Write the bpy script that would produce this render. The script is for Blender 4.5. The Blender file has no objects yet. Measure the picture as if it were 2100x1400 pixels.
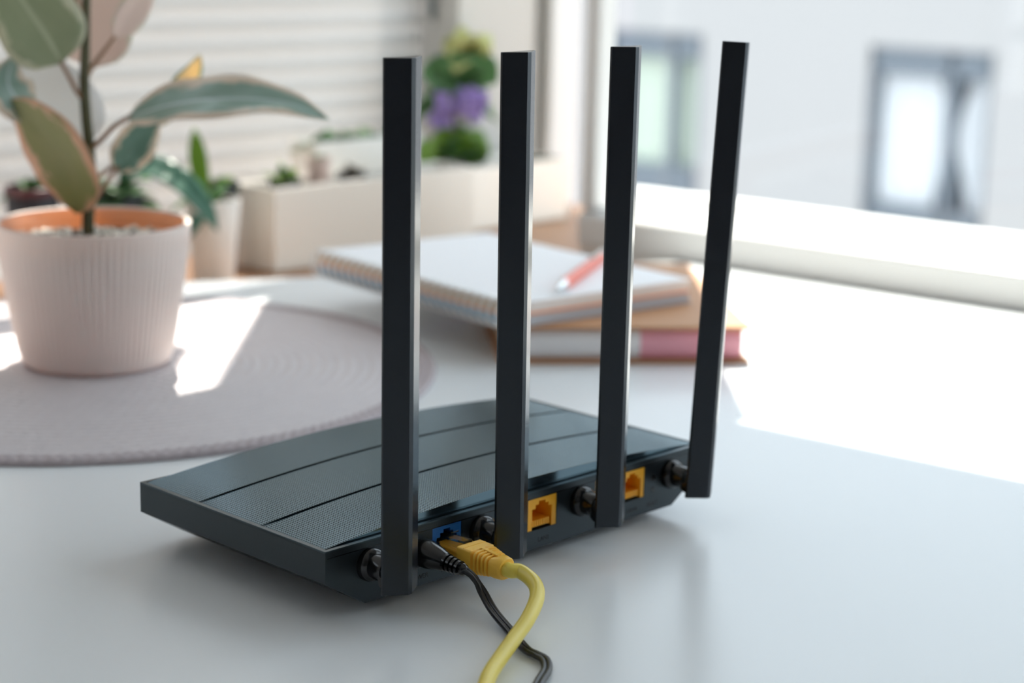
import bpy, bmesh, math, random
from mathutils import Vector, Matrix
random.seed(7)
R = math.radians
SC = bpy.context.scene
COL = SC.collection

# ------------------------------------------------------------------ camera
F_PX, PITCH, ROLL, CAM_H = 3821.8, R(12.704), R(1.3025), 0.24986
FW = Vector((0, math.cos(PITCH), -math.sin(PITCH)))
U0 = Vector((0, math.sin(PITCH), math.cos(PITCH)))
RT = Vector((1, 0, 0)) * math.cos(ROLL) + U0 * math.sin(ROLL)
UP = -Vector((1, 0, 0)) * math.sin(ROLL) + U0 * math.cos(ROLL)
CO = Vector((0, 0, CAM_H))
cam = bpy.data.cameras.new('camera')
cam.sensor_width = 36.0
cam.lens = 36.0 * F_PX / 2100.0
cam.clip_start, cam.clip_end = 0.02, 200
cam.dof.use_dof = True
cam.dof.focus_distance = 0.69
cam.dof.aperture_fstop = 7.3
cam.dof.aperture_blades = 0
camo = bpy.data.objects.new('camera', cam)
m3 = Matrix((RT, UP, -FW)).transposed()
camo.matrix_world = Matrix.Translation(CO) @ m3.to_4x4()
COL.objects.link(camo)
SC.camera = camo

# ------------------------------------------------------------------ world, sun, exposure
SUN_EL = R(58)
SUN_AZ = 1.0                     # the light travels almost straight towards the camera
world = bpy.data.worlds.new('sky')
SC.world = world
world.use_nodes = True
bg = world.node_tree.nodes['Background']
bg.inputs['Color'].default_value = (0.80, 0.90, 1.0, 1)
bg.inputs['Strength'].default_value = 2.65
sun = bpy.data.lights.new('sun', 'SUN')
sun.energy = 12.5
sun.angle = R(0.45)
sun.color = (1.0, 0.93, 0.83)
suno = bpy.data.objects.new('sun', sun)
SUN_H = Vector((math.sin(R(SUN_AZ)), -math.cos(R(SUN_AZ)), 0))       # horizontal travel direction
SUN_D = SUN_H * math.cos(SUN_EL) + Vector((0, 0, -math.sin(SUN_EL)))
suno.rotation_euler = SUN_D.to_track_quat('-Z', 'Y').to_euler()
suno.location = (0.2, 4, 5)
COL.objects.link(suno)
SC.view_settings.view_transform = 'Standard'
SC.view_settings.look = 'None'
SC.view_settings.gamma = 1
SC.view_settings.exposure = 0.05
SC.view_settings.use_curve_mapping = False
SC.cycles.use_denoising = True
SC.cycles.max_bounces = 10
SC.cycles.diffuse_bounces = 6
SC.cycles.sample_clamp_indirect = 6.0


def at(px, py, z=0.0):
    """point of the horizontal plane z seen at a photo pixel"""
    d = FW + RT * ((px - 1050) / F_PX) + UP * ((700 - py) / F_PX)
    return CO + d * ((z - CAM_H) / d.z)


def dep(px, py, y):
    """point at world depth y seen at a photo pixel"""
    d = FW + RT * ((px - 1050) / F_PX) + UP * ((700 - py) / F_PX)
    return CO + d * (y / d.y)


# ------------------------------------------------------------------ materials
MATS = {}


def mat(name, col, rough=0.5, metal=0.0, spec=0.5, bump=None, var=None, trans=None, coat=0.0, sheen=0.0, tint=None):
    m = bpy.data.materials.new(name)
    m.use_nodes = True
    nt = m.node_tree
    b = nt.nodes['Principled BSDF']
    b.inputs['Base Color'].default_value = (*col, 1)
    b.inputs['Roughness'].default_value = rough
    b.inputs['Metallic'].default_value = metal
    b.inputs['Specular IOR Level'].default_value = spec
    b.inputs['Coat Weight'].default_value = coat
    b.inputs['Sheen Weight'].default_value = sheen
    if tint:
        b.inputs['Specular Tint'].default_value = (*tint, 1)
    tc = nt.nodes.new('ShaderNodeTexCoord')
    if var:
        col2, scale = var
        n = nt.nodes.new('ShaderNodeTexNoise')
        n.inputs['Scale'].default_value = scale
        n.inputs['Detail'].default_value = 4
        nt.links.new(tc.outputs['Object'], n.inputs['Vector'])
        mx = nt.nodes.new('ShaderNodeMix')
        mx.data_type = 'RGBA'
        mx.inputs['A'].default_value = (*col, 1)
        mx.inputs['B'].default_value = (*col2, 1)
        nt.links.new(n.outputs['Fac'], mx.inputs['Factor'])
        nt.links.new(mx.outputs['Result'], b.inputs['Base Color'])
    if bump:
        scale, strength, dist = bump
        n = nt.nodes.new('ShaderNodeTexNoise')
        n.inputs['Scale'].default_value = scale
        n.inputs['Detail'].default_value = 3
        nt.links.new(tc.outputs['Object'], n.inputs['Vector'])
        bp = nt.nodes.new('ShaderNodeBump')
        bp.inputs['Strength'].default_value = strength
        bp.inputs['Distance'].default_value = dist
        nt.links.new(n.outputs['Fac'], bp.inputs['Height'])
        nt.links.new(bp.outputs['Normal'], b.inputs['Normal'])
    if trans:
        tcol, fac = trans
        t = nt.nodes.new('ShaderNodeBsdfTranslucent')
        t.inputs['Color'].default_value = (*tcol, 1)
        mix = nt.nodes.new('ShaderNodeMixShader')
        mix.inputs['Fac'].default_value = fac
        out = nt.nodes['Material Output']
        nt.links.new(b.outputs['BSDF'], mix.inputs[1])
        nt.links.new(t.outputs['BSDF'], mix.inputs[2])
        nt.links.new(mix.outputs['Shader'], out.inputs['Surface'])
    MATS[name] = m
    return m


def glass_mat(name, col=(1, 1, 1), rough=0.0, ior=1.45):
    m = bpy.data.materials.new(name)
    m.use_nodes = True
    b = m.node_tree.nodes['Principled BSDF']
    b.inputs['Base Color'].default_value = (*col, 1)
    b.inputs['Roughness'].default_value = rough
    b.inputs['IOR'].default_value = ior
    b.inputs['Transmission Weight'].default_value = 1.0
    MATS[name] = m
    return m


def thin_glass(name):
    """thin window pane: mostly clear with a fresnel sheen"""
    m = bpy.data.materials.new(name)
    m.use_nodes = True
    nt = m.node_tree
    nt.nodes.remove(nt.nodes['Principled BSDF'])
    tr = nt.nodes.new('ShaderNodeBsdfTransparent')
    tr.inputs['Color'].default_value = (0.97, 0.985, 0.98, 1)
    gl = nt.nodes.new('ShaderNodeBsdfGlossy')
    gl.inputs['Roughness'].default_value = 0.02
    lw_ = nt.nodes.new('ShaderNodeLayerWeight')
    pw_ = nt.nodes.new('ShaderNodeMath')
    pw_.operation = 'POWER'
    pw_.inputs[1].default_value = 5.0
    nt.links.new(lw_.outputs['Facing'], pw_.inputs[0])
    fr = nt.nodes.new('ShaderNodeMath')
    fr.operation = 'MULTIPLY_ADD'
    fr.inputs[1].default_value = 0.5
    fr.inputs[2].default_value = 0.02
    nt.links.new(pw_.outputs[0], fr.inputs[0])
    mx = nt.nodes.new('ShaderNodeMixShader')
    nt.links.new(fr.outputs[0], mx.inputs['Fac'])
    nt.links.new(tr.outputs['BSDF'], mx.inputs[1])
    nt.links.new(gl.outputs['BSDF'], mx.inputs[2])
    nt.links.new(mx.outputs['Shader'], nt.nodes['Material Output'].inputs['Surface'])
    MATS[name] = m
    return m


def leaf_mat(name, centre, centre2, edge, edge_w=0.72, ntrans=0.35, tcol=None, rough=0.38, midrib=None):
    """leaf colour from its own UV: v runs across (-1..1 stored as 0..1), u along"""
    m = bpy.data.materials.new(name)
    m.use_nodes = True
    nt = m.node_tree
    b = nt.nodes['Principled BSDF']
    b.inputs['Roughness'].default_value = rough
    uv = nt.nodes.new('ShaderNodeUVMap')
    sep = nt.nodes.new('ShaderNodeSeparateXYZ')
    nt.links.new(uv.outputs['UV'], sep.inputs['Vector'])

    def math_(op, a, bv=None):
        n = nt.nodes.new('ShaderNodeMath')
        n.operation = op
        for i, x in enumerate((a, bv)):
            if x is None:
                continue
            if isinstance(x, (int, float)):
                n.inputs[i].default_value = x
            else:
                nt.links.new(x, n.inputs[i])
        return n.outputs[0]
    av = math_('ABSOLUTE', math_('SUBTRACT', math_('MULTIPLY', sep.outputs['Y'], 2.0), 1.0))
    noise = nt.nodes.new('ShaderNodeTexNoise')
    noise.inputs['Scale'].default_value = 7
    noise.inputs['Detail'].default_value = 3
    nt.links.new(uv.outputs['UV'], noise.inputs['Vector'])
    nz = math_('MULTIPLY', math_('SUBTRACT', noise.outputs['Fac'], 0.5), 0.9)
    e = math_('ADD', av, nz)
    ramp = nt.nodes.new('ShaderNodeValToRGB')
    ramp.color_ramp.elements[0].position = edge_w - 0.05
    ramp.color_ramp.elements[1].position = edge_w + 0.05
    nt.links.new(e, ramp.inputs['Fac'])
    n2 = nt.nodes.new('ShaderNodeTexNoise')
    n2.inputs['Scale'].default_value = 4
    nt.links.new(uv.outputs['UV'], n2.inputs['Vector'])
    mx = nt.nodes.new('ShaderNodeMix')
    mx.data_type = 'RGBA'
    mx.inputs['A'].default_value = (*centre, 1)
    mx.inputs['B'].default_value = (*centre2, 1)
    nt.links.new(n2.outputs['Fac'], mx.inputs['Factor'])
    mx2 = nt.nodes.new('ShaderNodeMix')
    mx2.data_type = 'RGBA'
    nt.links.new(ramp.outputs['Color'], mx2.inputs['Factor'])
    nt.links.new(mx.outputs['Result'], mx2.inputs['A'])
    mx2.inputs['B'].default_value = (*edge, 1)
    colout = mx2.outputs['Result']
    if midrib:
        lt = math_('LESS_THAN', av, 0.06)
        mx3 = nt.nodes.new('ShaderNodeMix')
        mx3.data_type = 'RGBA'
        nt.links.new(lt, mx3.inputs['Factor'])
        nt.links.new(colout, mx3.inputs['A'])
        mx3.inputs['B'].default_value = (*midrib, 1)
        colout = mx3.outputs['Result']
    nt.links.new(colout, b.inputs['Base Color'])
    t = nt.nodes.new('ShaderNodeBsdfTranslucent')
    if tcol:
        t.inputs['Color'].default_value = (*tcol, 1)
    else:
        nt.links.new(colout, t.inputs['Color'])
    mix = nt.nodes.new('ShaderNodeMixShader')
    mix.inputs['Fac'].default_value = ntrans
    nt.links.new(b.outputs['BSDF'], mix.inputs[1])
    nt.links.new(t.outputs['BSDF'], mix.inputs[2])
    nt.links.new(mix.outputs['Shader'], nt.nodes['Material Output'].inputs['Surface'])
    MATS[name] = m
    return m


M_TABLE = mat('white_laminate', (0.785, 0.82, 0.845), rough=0.28, spec=0.5, var=((0.76, 0.795, 0.82), 3), bump=(60, 0.02, 0.001))
M_WALL = mat('white_paint', (0.78, 0.77, 0.75), rough=0.8, bump=(150, 0.05, 0.001))
M_ROOM = mat('room_paint', (0.76, 0.79, 0.81), rough=0.85, bump=(150, 0.05, 0.001))
M_BACKW = mat('back_wall_paint', (0.45, 0.47, 0.49), rough=0.85)
M_FLOOR = mat('floor_boards', (0.36, 0.28, 0.21), rough=0.5, var=((0.42, 0.32, 0.24), 6))
M_FRAME = mat('window_frame_white', (0.70, 0.70, 0.69), rough=0.35)
M_PIER = mat('pier_paint', (0.54, 0.525, 0.50), rough=0.8)
M_GASKET = mat('gasket_grey', (0.16, 0.19, 0.20), rough=0.6)
M_JOINT = mat('joint_grey', (0.42, 0.45, 0.46), rough=0.6)
M_SLAT = mat('shutter_white', (0.70, 0.69, 0.67), rough=0.55, trans=((0.80, 0.79, 0.78), 0.45))
M_SLATBACK = mat('shutter_shadow_grey', (0.40, 0.42, 0.43), rough=0.8)
M_WOOD = mat('sill_wood', (0.42, 0.22, 0.11), rough=0.45, var=((0.30, 0.15, 0.08), 14))
M_BLACK = mat('router_black', (0.012, 0.0150, 0.0175), rough=0.36, spec=0.5, bump=(900, 0.05, 0.0003), tint=(0.72, 0.90, 1.0))
M_RIM = mat('router_edge_black', (0.030, 0.042, 0.048), rough=0.28, spec=0.7, tint=(0.65, 0.88, 1.0))
M_MESH = mat('router_mesh_black', (0.010, 0.017, 0.022), rough=0.14, spec=0.8, tint=(0.58, 0.86, 1.0))
M_MESH.node_tree.nodes['Principled BSDF'].inputs['IOR'].default_value = 2.0
M_PIT = mat('router_pit_black', (0.003, 0.004, 0.005), rough=0.5, spec=0.3)
M_DECK = mat('router_groove_black', (0.004, 0.005, 0.006), rough=0.7, spec=0.2)
M_ANT = mat('antenna_black', (0.0085, 0.010, 0.014), rough=0.22, spec=0.5, bump=(1200, 0.03, 0.0003), tint=(0.86, 0.94, 1.0))
M_GLOSS = mat('gloss_black', (0.006, 0.007, 0.009), rough=0.16, spec=0.6)
M_RUBBER = mat('cable_black', (0.008, 0.009, 0.011), rough=0.32, spec=0.55)
M_INK = mat('label_ink', (0.002, 0.002, 0.003), rough=0.25, spec=0.4)
M_ORANGE = mat('port_orange', (1.0, 0.47, 0.022), rough=0.42)
M_BLUE = mat('port_blue', (0.010, 0.13, 0.42), rough=0.42)
M_STEEL = mat('contact_steel', (0.75, 0.75, 0.74), rough=0.2, metal=1.0)
M_GOLD = mat('contact_gold', (0.80, 0.58, 0.22), rough=0.3, metal=1.0)
M_YEL = mat('cable_yellow', (0.82, 0.66, 0.11), rough=0.33, spec=0.5)
M_BOOT = mat('boot_yellow', (0.95, 0.56, 0.07), rough=0.45)
M_CLEAR = glass_mat('plug_clear', (0.97, 0.90, 0.72), rough=0.06)
M_POT = mat('pot_pink', (0.87, 0.81, 0.76), rough=0.6, trans=((1.0, 0.52, 0.22), 0.18))
M_POTIN = mat('pot_inside', (0.82, 0.70, 0.62), rough=0.6, trans=((1.0, 0.58, 0.24), 0.65))
M_SOIL = mat('soil', (0.05, 0.035, 0.025), rough=0.95, var=((0.10, 0.07, 0.05), 300), bump=(400, 0.8, 0.002))
M_PERL = mat('perlite', (0.88, 0.84, 0.74), rough=0.85)
M_STEM = mat('stem_brown', (0.10, 0.065, 0.035), rough=0.6, var=((0.07, 0.10, 0.04), 40))
M_PETI = mat('petiole_brown', (0.30, 0.14, 0.09), rough=0.55, var=((0.34, 0.22, 0.12), 60))
M_PAPER = mat('paper_white', (0.93, 0.94, 0.97), rough=0.7)
M_PAGES = mat('page_edges', (0.72, 0.62, 0.58), rough=0.85, var=((0.80, 0.72, 0.66), 400))
M_TAN = mat('page_tan', (0.56, 0.42, 0.28), rough=0.8)
M_OPAGE = mat('page_orange', (0.85, 0.30, 0.10), rough=0.8)
M_COVBLUE = mat('cover_slate', (0.15, 0.32, 0.44), rough=0.5)
M_GREYB = mat('cover_grey', (0.45, 0.44, 0.46), rough=0.6)
M_WIRE = mat('wire_silver', (0.86, 0.86, 0.84), rough=0.4, metal=0.3)
M_KRAFT = mat('kraft_cover', (0.52, 0.27, 0.13), rough=0.6, var=((0.46, 0.23, 0.11), 30))
M_SPW = mat('spine_white', (0.86, 0.84, 0.85), rough=0.6)
M_SPP = mat('spine_pink', (0.80, 0.36, 0.43), rough=0.6)
M_PENO = mat('pen_coral', (0.82, 0.16, 0.10), rough=0.3)
M_CHROME = mat('pen_silver', (0.72, 0.74, 0.75), rough=0.18, metal=0.9)
M_CERAM = mat('ceramic_white', (0.90, 0.88, 0.83), rough=0.4)
M_CERAM2 = mat('planter_white', (0.92, 0.88, 0.80), rough=0.5)
M_DARKPOT = mat('nursery_pot', (0.020, 0.022, 0.030), rough=0.5)
M_REDRIM = mat('pot_red_rim', (0.09, 0.022, 0.028), rough=0.5)
M_PINKPOT = mat('small_pot_blush', (0.66, 0.52, 0.47), rough=0.6)
M_FACADE = mat('facade_render', (0.43, 0.402, 0.39), rough=0.9, bump=(8, 0.1, 0.01), var=((0.41, 0.385, 0.37), 0.4))
M_GROUND = mat('street', (0.30, 0.30, 0.30), rough=0.9)
M_BWIN = mat('building_frame', (0.15, 0.17, 0.195), rough=0.6)
M_BGLASS = mat('building_glass', (0.05, 0.065, 0.08), rough=0.25)
M_CURT = mat('curtain_white', (0.66, 0.66, 0.67), rough=0.9)
M_CURTG = mat('curtain_green', (0.55, 0.60, 0.50), rough=0.9)
M_PANE = thin_glass('clear_pane')
M_LEAF = leaf_mat('leaf_variegated', (0.27, 0.41, 0.32), (0.46, 0.60, 0.55), (0.84, 0.74, 0.62), 0.68, midrib=(0.64, 0.75, 0.74), ntrans=0.28, rough=0.22)
M_LEAFO = leaf_mat('leaf_olive', (0.36, 0.38, 0.17), (0.48, 0.46, 0.24), (0.84, 0.60, 0.44), 0.74, ntrans=0.5)
M_LEAFS = leaf_mat('leaf_sage', (0.36, 0.41, 0.26), (0.48, 0.52, 0.35), (0.70, 0.70, 0.54), 0.80, ntrans=0.45, midrib=(0.58, 0.62, 0.46))
M_LEAFD2 = leaf_mat('leaf_deep', (0.12, 0.24, 0.17), (0.20, 0.32, 0.25), (0.82, 0.68, 0.52), 0.70, ntrans=0.3)
M_LEAFP = leaf_mat('leaf_blush', (0.82, 0.69, 0.63), (0.84, 0.74, 0.68), (0.70, 0.74, 0.60), 0.93, ntrans=0.5)
M_LEAFW = leaf_mat('leaf_white', (0.90, 0.91, 0.91), (0.93, 0.94, 0.93), (0.93, 0.93, 0.93), 0.8, ntrans=0.5)
M_LEAFY = leaf_mat('leaf_cream', (0.80, 0.60, 0.30), (0.82, 0.68, 0.40), (0.22, 0.34, 0.24), 0.80, ntrans=0.45)
M_LEAFG = leaf_mat('leaf_green', (0.07, 0.19, 0.06), (0.13, 0.28, 0.09), (0.13, 0.26, 0.10), 0.9, ntrans=0.3)
M_LEAFB = leaf_mat('leaf_bright', (0.20, 0.38, 0.04), (0.28, 0.44, 0.08), (0.28, 0.42, 0.10), 0.9, ntrans=0.5)
M_LEAFD = leaf_mat('leaf_teal', (0.07, 0.19, 0.13), (0.10, 0.24, 0.17), (0.10, 0.24, 0.16), 0.9, ntrans=0.2)
M_PETAL = leaf_mat('petal_violet', (0.50, 0.38, 0.78), (0.58, 0.45, 0.82), (0.56, 0.46, 0.82), 0.9, ntrans=0.45)
M_PETY = leaf_mat('petal_lime', (0.62, 0.64, 0.22), (0.66, 0.66, 0.34), (0.66, 0.66, 0.36), 0.9, ntrans=0.45)


def weave_mat():
    m = mat('mat_weave', (0.58, 0.535, 0.555), rough=0.42, spec=0.7, var=((0.66, 0.62, 0.645), 90), bump=(700, 0.6, 0.0008))
    return m


M_MAT = weave_mat()
M_MATE = mat('mat_border', (0.42, 0.36, 0.38), rough=0.85, var=((0.55, 0.50, 0.52), 120), bump=(600, 0.5, 0.0008))


# ------------------------------------------------------------------ mesh helpers
class MB:
    def __init__(s):
        s.v, s.f, s.uv = [], [], []

    def add(s, verts, faces):
        o = len(s.v)
        s.v += [tuple(v) for v in verts]
        s.f += [tuple(i + o for i in f) for f in faces]
        return s

    def box(s, x0, x1, y0, y1, z0, z1):
        v = [(x, y, z) for z in (z0, z1) for x, y in ((x0, y0), (x1, y0), (x1, y1), (x0, y1))]
        return s.add(v, [(3, 2, 1, 0), (4, 5, 6, 7), (0, 1, 5, 4), (1, 2, 6, 5), (2, 3, 7, 6), (3, 0, 4, 7)])

    def obox(s, org, ax, ay, az):
        """box from a corner and three edge vectors"""
        o, ax, ay, az = map(Vector, (org, ax, ay, az))
        v = [o, o + ax, o + ax + ay, o + ay]
        v += [p + az for p in v]
        return s.add(v, [(3, 2, 1, 0), (4, 5, 6, 7), (0, 1, 5, 4), (1, 2, 6, 5), (2, 3, 7, 6), (3, 0, 4, 7)])

    def prism(s, poly, fn0, fn1):
        """poly of 2D points mapped to two end rings"""
        n = len(poly)
        v = [fn0(*p) for p in poly] + [fn1(*p) for p in poly]
        f = [tuple(range(n - 1, -1, -1)), tuple(range(n, 2 * n))]
        f += [(i, (i + 1) % n, n + (i + 1) % n, n + i) for i in range(n)]
        return s.add(v, f)

    def lathe(s, prof, n=48, fn=None, cap0=True, cap1=True, rad=None):
        """prof: (r, z); rad(angle, r, z) may modulate r"""
        rings = []
        v = []
        for r, z in prof:
            for i in range(n):
                a = 2 * math.pi * i / n
                rr = rad(a, r, z) if rad else r
                v.append((rr * math.cos(a), rr * math.sin(a), z))
        f = []
        for k in range(len(prof) - 1):
            for i in range(n):
                j = (i + 1) % n
                f.append((k * n + i, k * n + j, (k + 1) * n + j, (k + 1) * n + i))
        if cap0:
            f.append(tuple(range(n - 1, -1, -1)))
        if cap1:
            f.append(tuple((len(prof) - 1) * n + i for i in range(n)))
        if fn:
            v = [fn(*p) for p in v]
        return s.add(v, f)

    def tube(s, pts, rad, n=12, cap=True, closed=False, squash=None):
        pts = [Vector(p) for p in pts]
        m = len(pts)
        rs = rad if isinstance(rad, (list, tuple)) else [rad] * m
        v = []
        prev = None
        for i, p in enumerate(pts):
            if closed:
                t = pts[(i + 1) % m] - pts[i - 1]
            else:
                t = pts[min(i + 1, m - 1)] - pts[max(i - 1, 0)]
            t.normalize()
            if prev is None:
                ref = Vector((0, 0, 1)) if abs(t.z) < 0.9 else Vector((1, 0, 0))
                a = t.cross(ref).normalized()
            else:
                a = (prev - t * prev.dot(t)).normalized()
            prev = a
            b = t.cross(a)
            for k in range(n):
                w = 2 * math.pi * k / n
                v.append(p + a * (math.cos(w) * rs[i]) + b * (math.sin(w) * rs[i]))
        f = []
        for i in range(m if closed else m - 1):
            j = (i + 1) % m
            for k in range(n):
                l = (k + 1) % n
                f.append((i * n + k, i * n + l, j * n + l, j * n + k))
        if cap and not closed:
            f.append(tuple(range(n - 1, -1, -1)))
            f.append(tuple((m - 1) * n + k for k in range(n)))
        return s.add(v, f)

    def build(s, name, material, parent=None, smooth=False, bevel=0.0, loc=None, rot=None, seg=2, angle=30):
        me = bpy.data.meshes.new(name)
        me.from_pydata([tuple(v) for v in s.v], [], s.f)
        bm = bmesh.new()
        bm.from_mesh(me)
        bmesh.ops.recalc_face_normals(bm, faces=bm.faces)
        bm.to_mesh(me)
        bm.free()
        if s.uv:
            l = me.uv_layers.new(name='UVMap')
            for lp in me.loops:
                l.data[lp.index].uv = s.uv[lp.vertex_index]
        me.materials.append(material)
        if smooth:
            me.polygons.foreach_set('use_smooth', [True] * len(me.polygons))
            try:
                me.set_sharp_from_angle(angle=R(angle))
            except Exception:
                pass
        me.update()
        o = bpy.data.objects.new(name, me)
        COL.objects.link(o)
        if parent:
            o.parent = parent
        if loc:
            o.location = loc
        if rot:
            o.rotation_euler = rot
        if bevel:
            b = o.modifiers.new('bevel', 'BEVEL')
            b.width = bevel
            b.segments = seg
            b.limit_method = 'ANGLE'
            b.angle_limit = R(35)
        return o


def empty(name, loc=(0, 0, 0), rz=0.0, parent=None):
    o = bpy.data.objects.new(name, None)
    o.empty_display_size = 0.02
    COL.objects.link(o)
    o.location = loc
    o.rotation_euler = (0, 0, rz)
    if parent:
        o.parent = parent
    return o


def tag(o, label, cat, group=None):
    o['label'] = label
    o['category'] = cat
    if group:
        o['group'] = group
    return o


def struct(o):
    o['kind'] = 'structure'
    return o


def spline(pts, n=8):
    """Catmull-Rom through the points"""
    P = [Vector(p) for p in pts]
    P = [P[0] * 2 - P[1]] + P + [P[-1] * 2 - P[-2]]
    out = []
    for i in range(1, len(P) - 2):
        for k in range(n):
            t = k / n
            a, b, c, d = P[i - 1], P[i], P[i + 1], P[i + 2]
            out.append(0.5 * ((2 * b) + (c - a) * t + (2 * a - 5 * b + 4 * c - d) * t * t + (3 * b - a - 3 * c + d) * t ** 3))
    out.append(P[-2])
    return out


def leaf(name, pts, width, nrm, material, parent, fold=0.15, nu=16, nv=8, thick=0.0005, wave=0.0, seed=0, shape=0.85, curl=0.0, label=None):
    """a leaf blade along a 3D midrib; nrm is the direction its upper face looks to"""
    C = spline(pts, max(3, nu // (len(pts) - 1)))
    m = len(C)
    nrm = Vector(nrm).normalized()
    rnd = random.Random(seed)
    ph = rnd.uniform(0, 6)
    mb = MB()
    for i, c in enumerate(C):
        u = i / (m - 1)
        t = (C[min(i + 1, m - 1)] - C[max(i - 1, 0)]).normalized()
        s = t.cross(nrm).normalized()
        n = s.cross(t).normalized()
        w = width * 0.5 * max(0.02, math.sin(math.pi * min(1, u ** shape)) ** 0.8 if u < 1 else 0.02)
        for j in range(nv + 1):
            q = 2 * j / nv - 1
            h = abs(q) * fold * w + curl * w * q * q + wave * w * math.sin(u * 17 + ph + q * 2) * abs(q)
            mb.v.append(tuple(c + s * (w * q) + n * h))
            mb.uv.append((u, (q + 1) / 2))
    for i in range(m - 1):
        for j in range(nv):
            k = i * (nv + 1) + j
            mb.f.append((k, k + 1, k + nv + 2, k + nv + 1))
    o = mb.build(name, material, parent, smooth=True, angle=80)
    sd = o.modifiers.new('thickness', 'SOLIDIFY')
    sd.thickness = thick
    sd.offset = 0
    if label:
        o['label'] = label
    return o


def rel(o_parent_loc, pts):
    l = Vector(o_parent_loc)
    return [Vector(p) - l for p in pts]


# ------------------------------------------------------------------ the setting
TABLE_T = 0.02
SILL_Z = -0.0215
DA = Vector((math.cos(R(-37.6)), math.sin(R(-37.6)), 0))      # along the right window, to the right
NR = Vector((-DA.y, DA.x, 0)) * -1                            # from the right window into the room
NR = Vector((DA.y, -DA.x, 0))
DB = Vector((math.cos(R(47)), math.sin(R(47)), 0))            # along the left window, away from the camera
NL = Vector((DB.y, -DB.x, 0))                                 # from the left window into the room
QR = Vector((0.0495, 1.4618, 0))                              # left end of the right window's bottom rail
ML = Vector((-0.318, 1.451, 0))                               # a point of the shutter plane


def rp(q, off, z):
    p = QR + DA * q + NR * off
    return Vector((p.x, p.y, z))


def lp(t, off, z):
    p = ML + DB * t + NL * off
    return Vector((p.x, p.y, z))


def lt_of_px(px):
    """t on the shutter plane seen at photo column px (row 200)"""
    best = min((abs((dep(px, 200, 1.451 + DB.y * t) - lp(t, 0, 0)).x), t) for t in [i * 0.002 - 1 for i in range(900)])
    return best[1]


# back-trace of the sun patches to the window openings
def trace_left(p):
    # p - SUN_H*s = ML + DB*t
    a, b = -SUN_H.x, -DB.x
    c, d = -SUN_H.y, -DB.y
    ex, ey = ML.x - p.x, ML.y - p.y
    det = a * d - b * c
    return (ex * d - b * ey) / det, (a * ey - ex * c) / det


def trace_right(p):
    a, b = -SUN_H.x, -DA.x
    c, d = -SUN_H.y, -DA.y
    ex, ey = QR.x - p.x, QR.y - p.y
    det = a * d - b * c
    return (ex * d - b * ey) / det, (a * ey - ex * c) / det


TE = math.tan(SUN_EL)
s_near, t_jamb = trace_left(at(496, 792))
s_far, _ = trace_left(at(575, 607))
Z_SHUT = (s_far + 0.055) * TE
Z_HEADL = (s_near + 0.027) * TE
s_low, _ = trace_left(at(0, 778))
Z_BLOCK = (s_low + 0.027) * TE
_, T_BLOCK = trace_left(at(330, 815))
s_r, _ = trace_right(at(1600, 882))
Z_HEADR = (s_r + 0.027) * TE
LR = 3.4
T_END = lt_of_px(938)
T_PIER = lt_of_px(1097)
T_POST0, T_POST1 = lt_of_px(1112), lt_of_px(1170)
Z_CEIL, Z_FLOOR = 1.75, -0.74
T0 = -1.6

# floor, ceiling, far room walls (behind and beside the camera)
fl = MB().box(-3.2, 3.2, -2.6, 3.0, Z_FLOOR - 0.05, Z_FLOOR)
struct(fl.build('floor', M_FLOOR))
corner_l = lp(T0, 0, 0)
corner_r = rp(LR, 0, 0)
# ceiling polygon follows the two window walls
cp = [lp(T0, 0, 0), lp(T_POST1, 0, 0), rp(0, -0.05, 0), rp(LR, -0.05, 0), Vector((corner_r.x, -2.5, 0)), Vector((corner_l.x, -2.5, 0))]
struct(MB().prism([(p.x, p.y) for p in cp], lambda x, y: (x, y, Z_CEIL), lambda x, y: (x, y, Z_CEIL + 0.08)).build('ceiling', M_ROOM))
struct(MB().box(corner_l.x, corner_r.x, -2.58, -2.5, Z_FLOOR, Z_CEIL).build('wall_back', M_BACKW))
struct(MB().box(corner_l.x - 0.08, corner_l.x, -2.5, corner_l.y, Z_FLOOR, Z_CEIL).build('wall_side_left', M_ROOM))
struct(MB().box(corner_r.x, corner_r.x + 0.08, -2.5, corner_r.y, Z_FLOOR, Z_CEIL).build('wall_side_right', M_ROOM))

# left window wall: parapet below the sill, pier, head
wl = MB()
th = 0.10
wl.obox(lp(T0, -th, Z_FLOOR), DB * (T_PIER - T0), NL * th, Vector((0, 0, SILL_Z - 0.03 - Z_FLOOR)))
wl.obox(lp(T0, -0.02, Z_HEADL), DB * (T_PIER - T0), NL * 0.02, Vector((0, 0, Z_CEIL - Z_HEADL)))
wl.obox(lp(t_jamb, -0.02, Z_SHUT - 0.08), DB * (T_PIER - t_jamb), NL * 0.02, Vector((0, 0, Z_HEADL - Z_SHUT + 0.08)))
struct(wl.build('wall_left', M_WALL))
struct(MB().obox(lp(T_END, -th, SILL_Z - 0.03), DB * (T_PIER - T_END), NL * th, Vector((0, 0, Z_SHUT - SILL_Z + 0.03))).build('trim_1', M_PIER, bevel=0.002))
wl = MB().obox(lp(T0, -0.02, Z_BLOCK), DB * (T_BLOCK - T0), NL * 0.02, Vector((0, 0, Z_HEADL - Z_BLOCK - 0.0005)))
struct(wl.build('added_sun_strip', M_WALL))  # unseen strip added to block stray sun spots beside the pot
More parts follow.
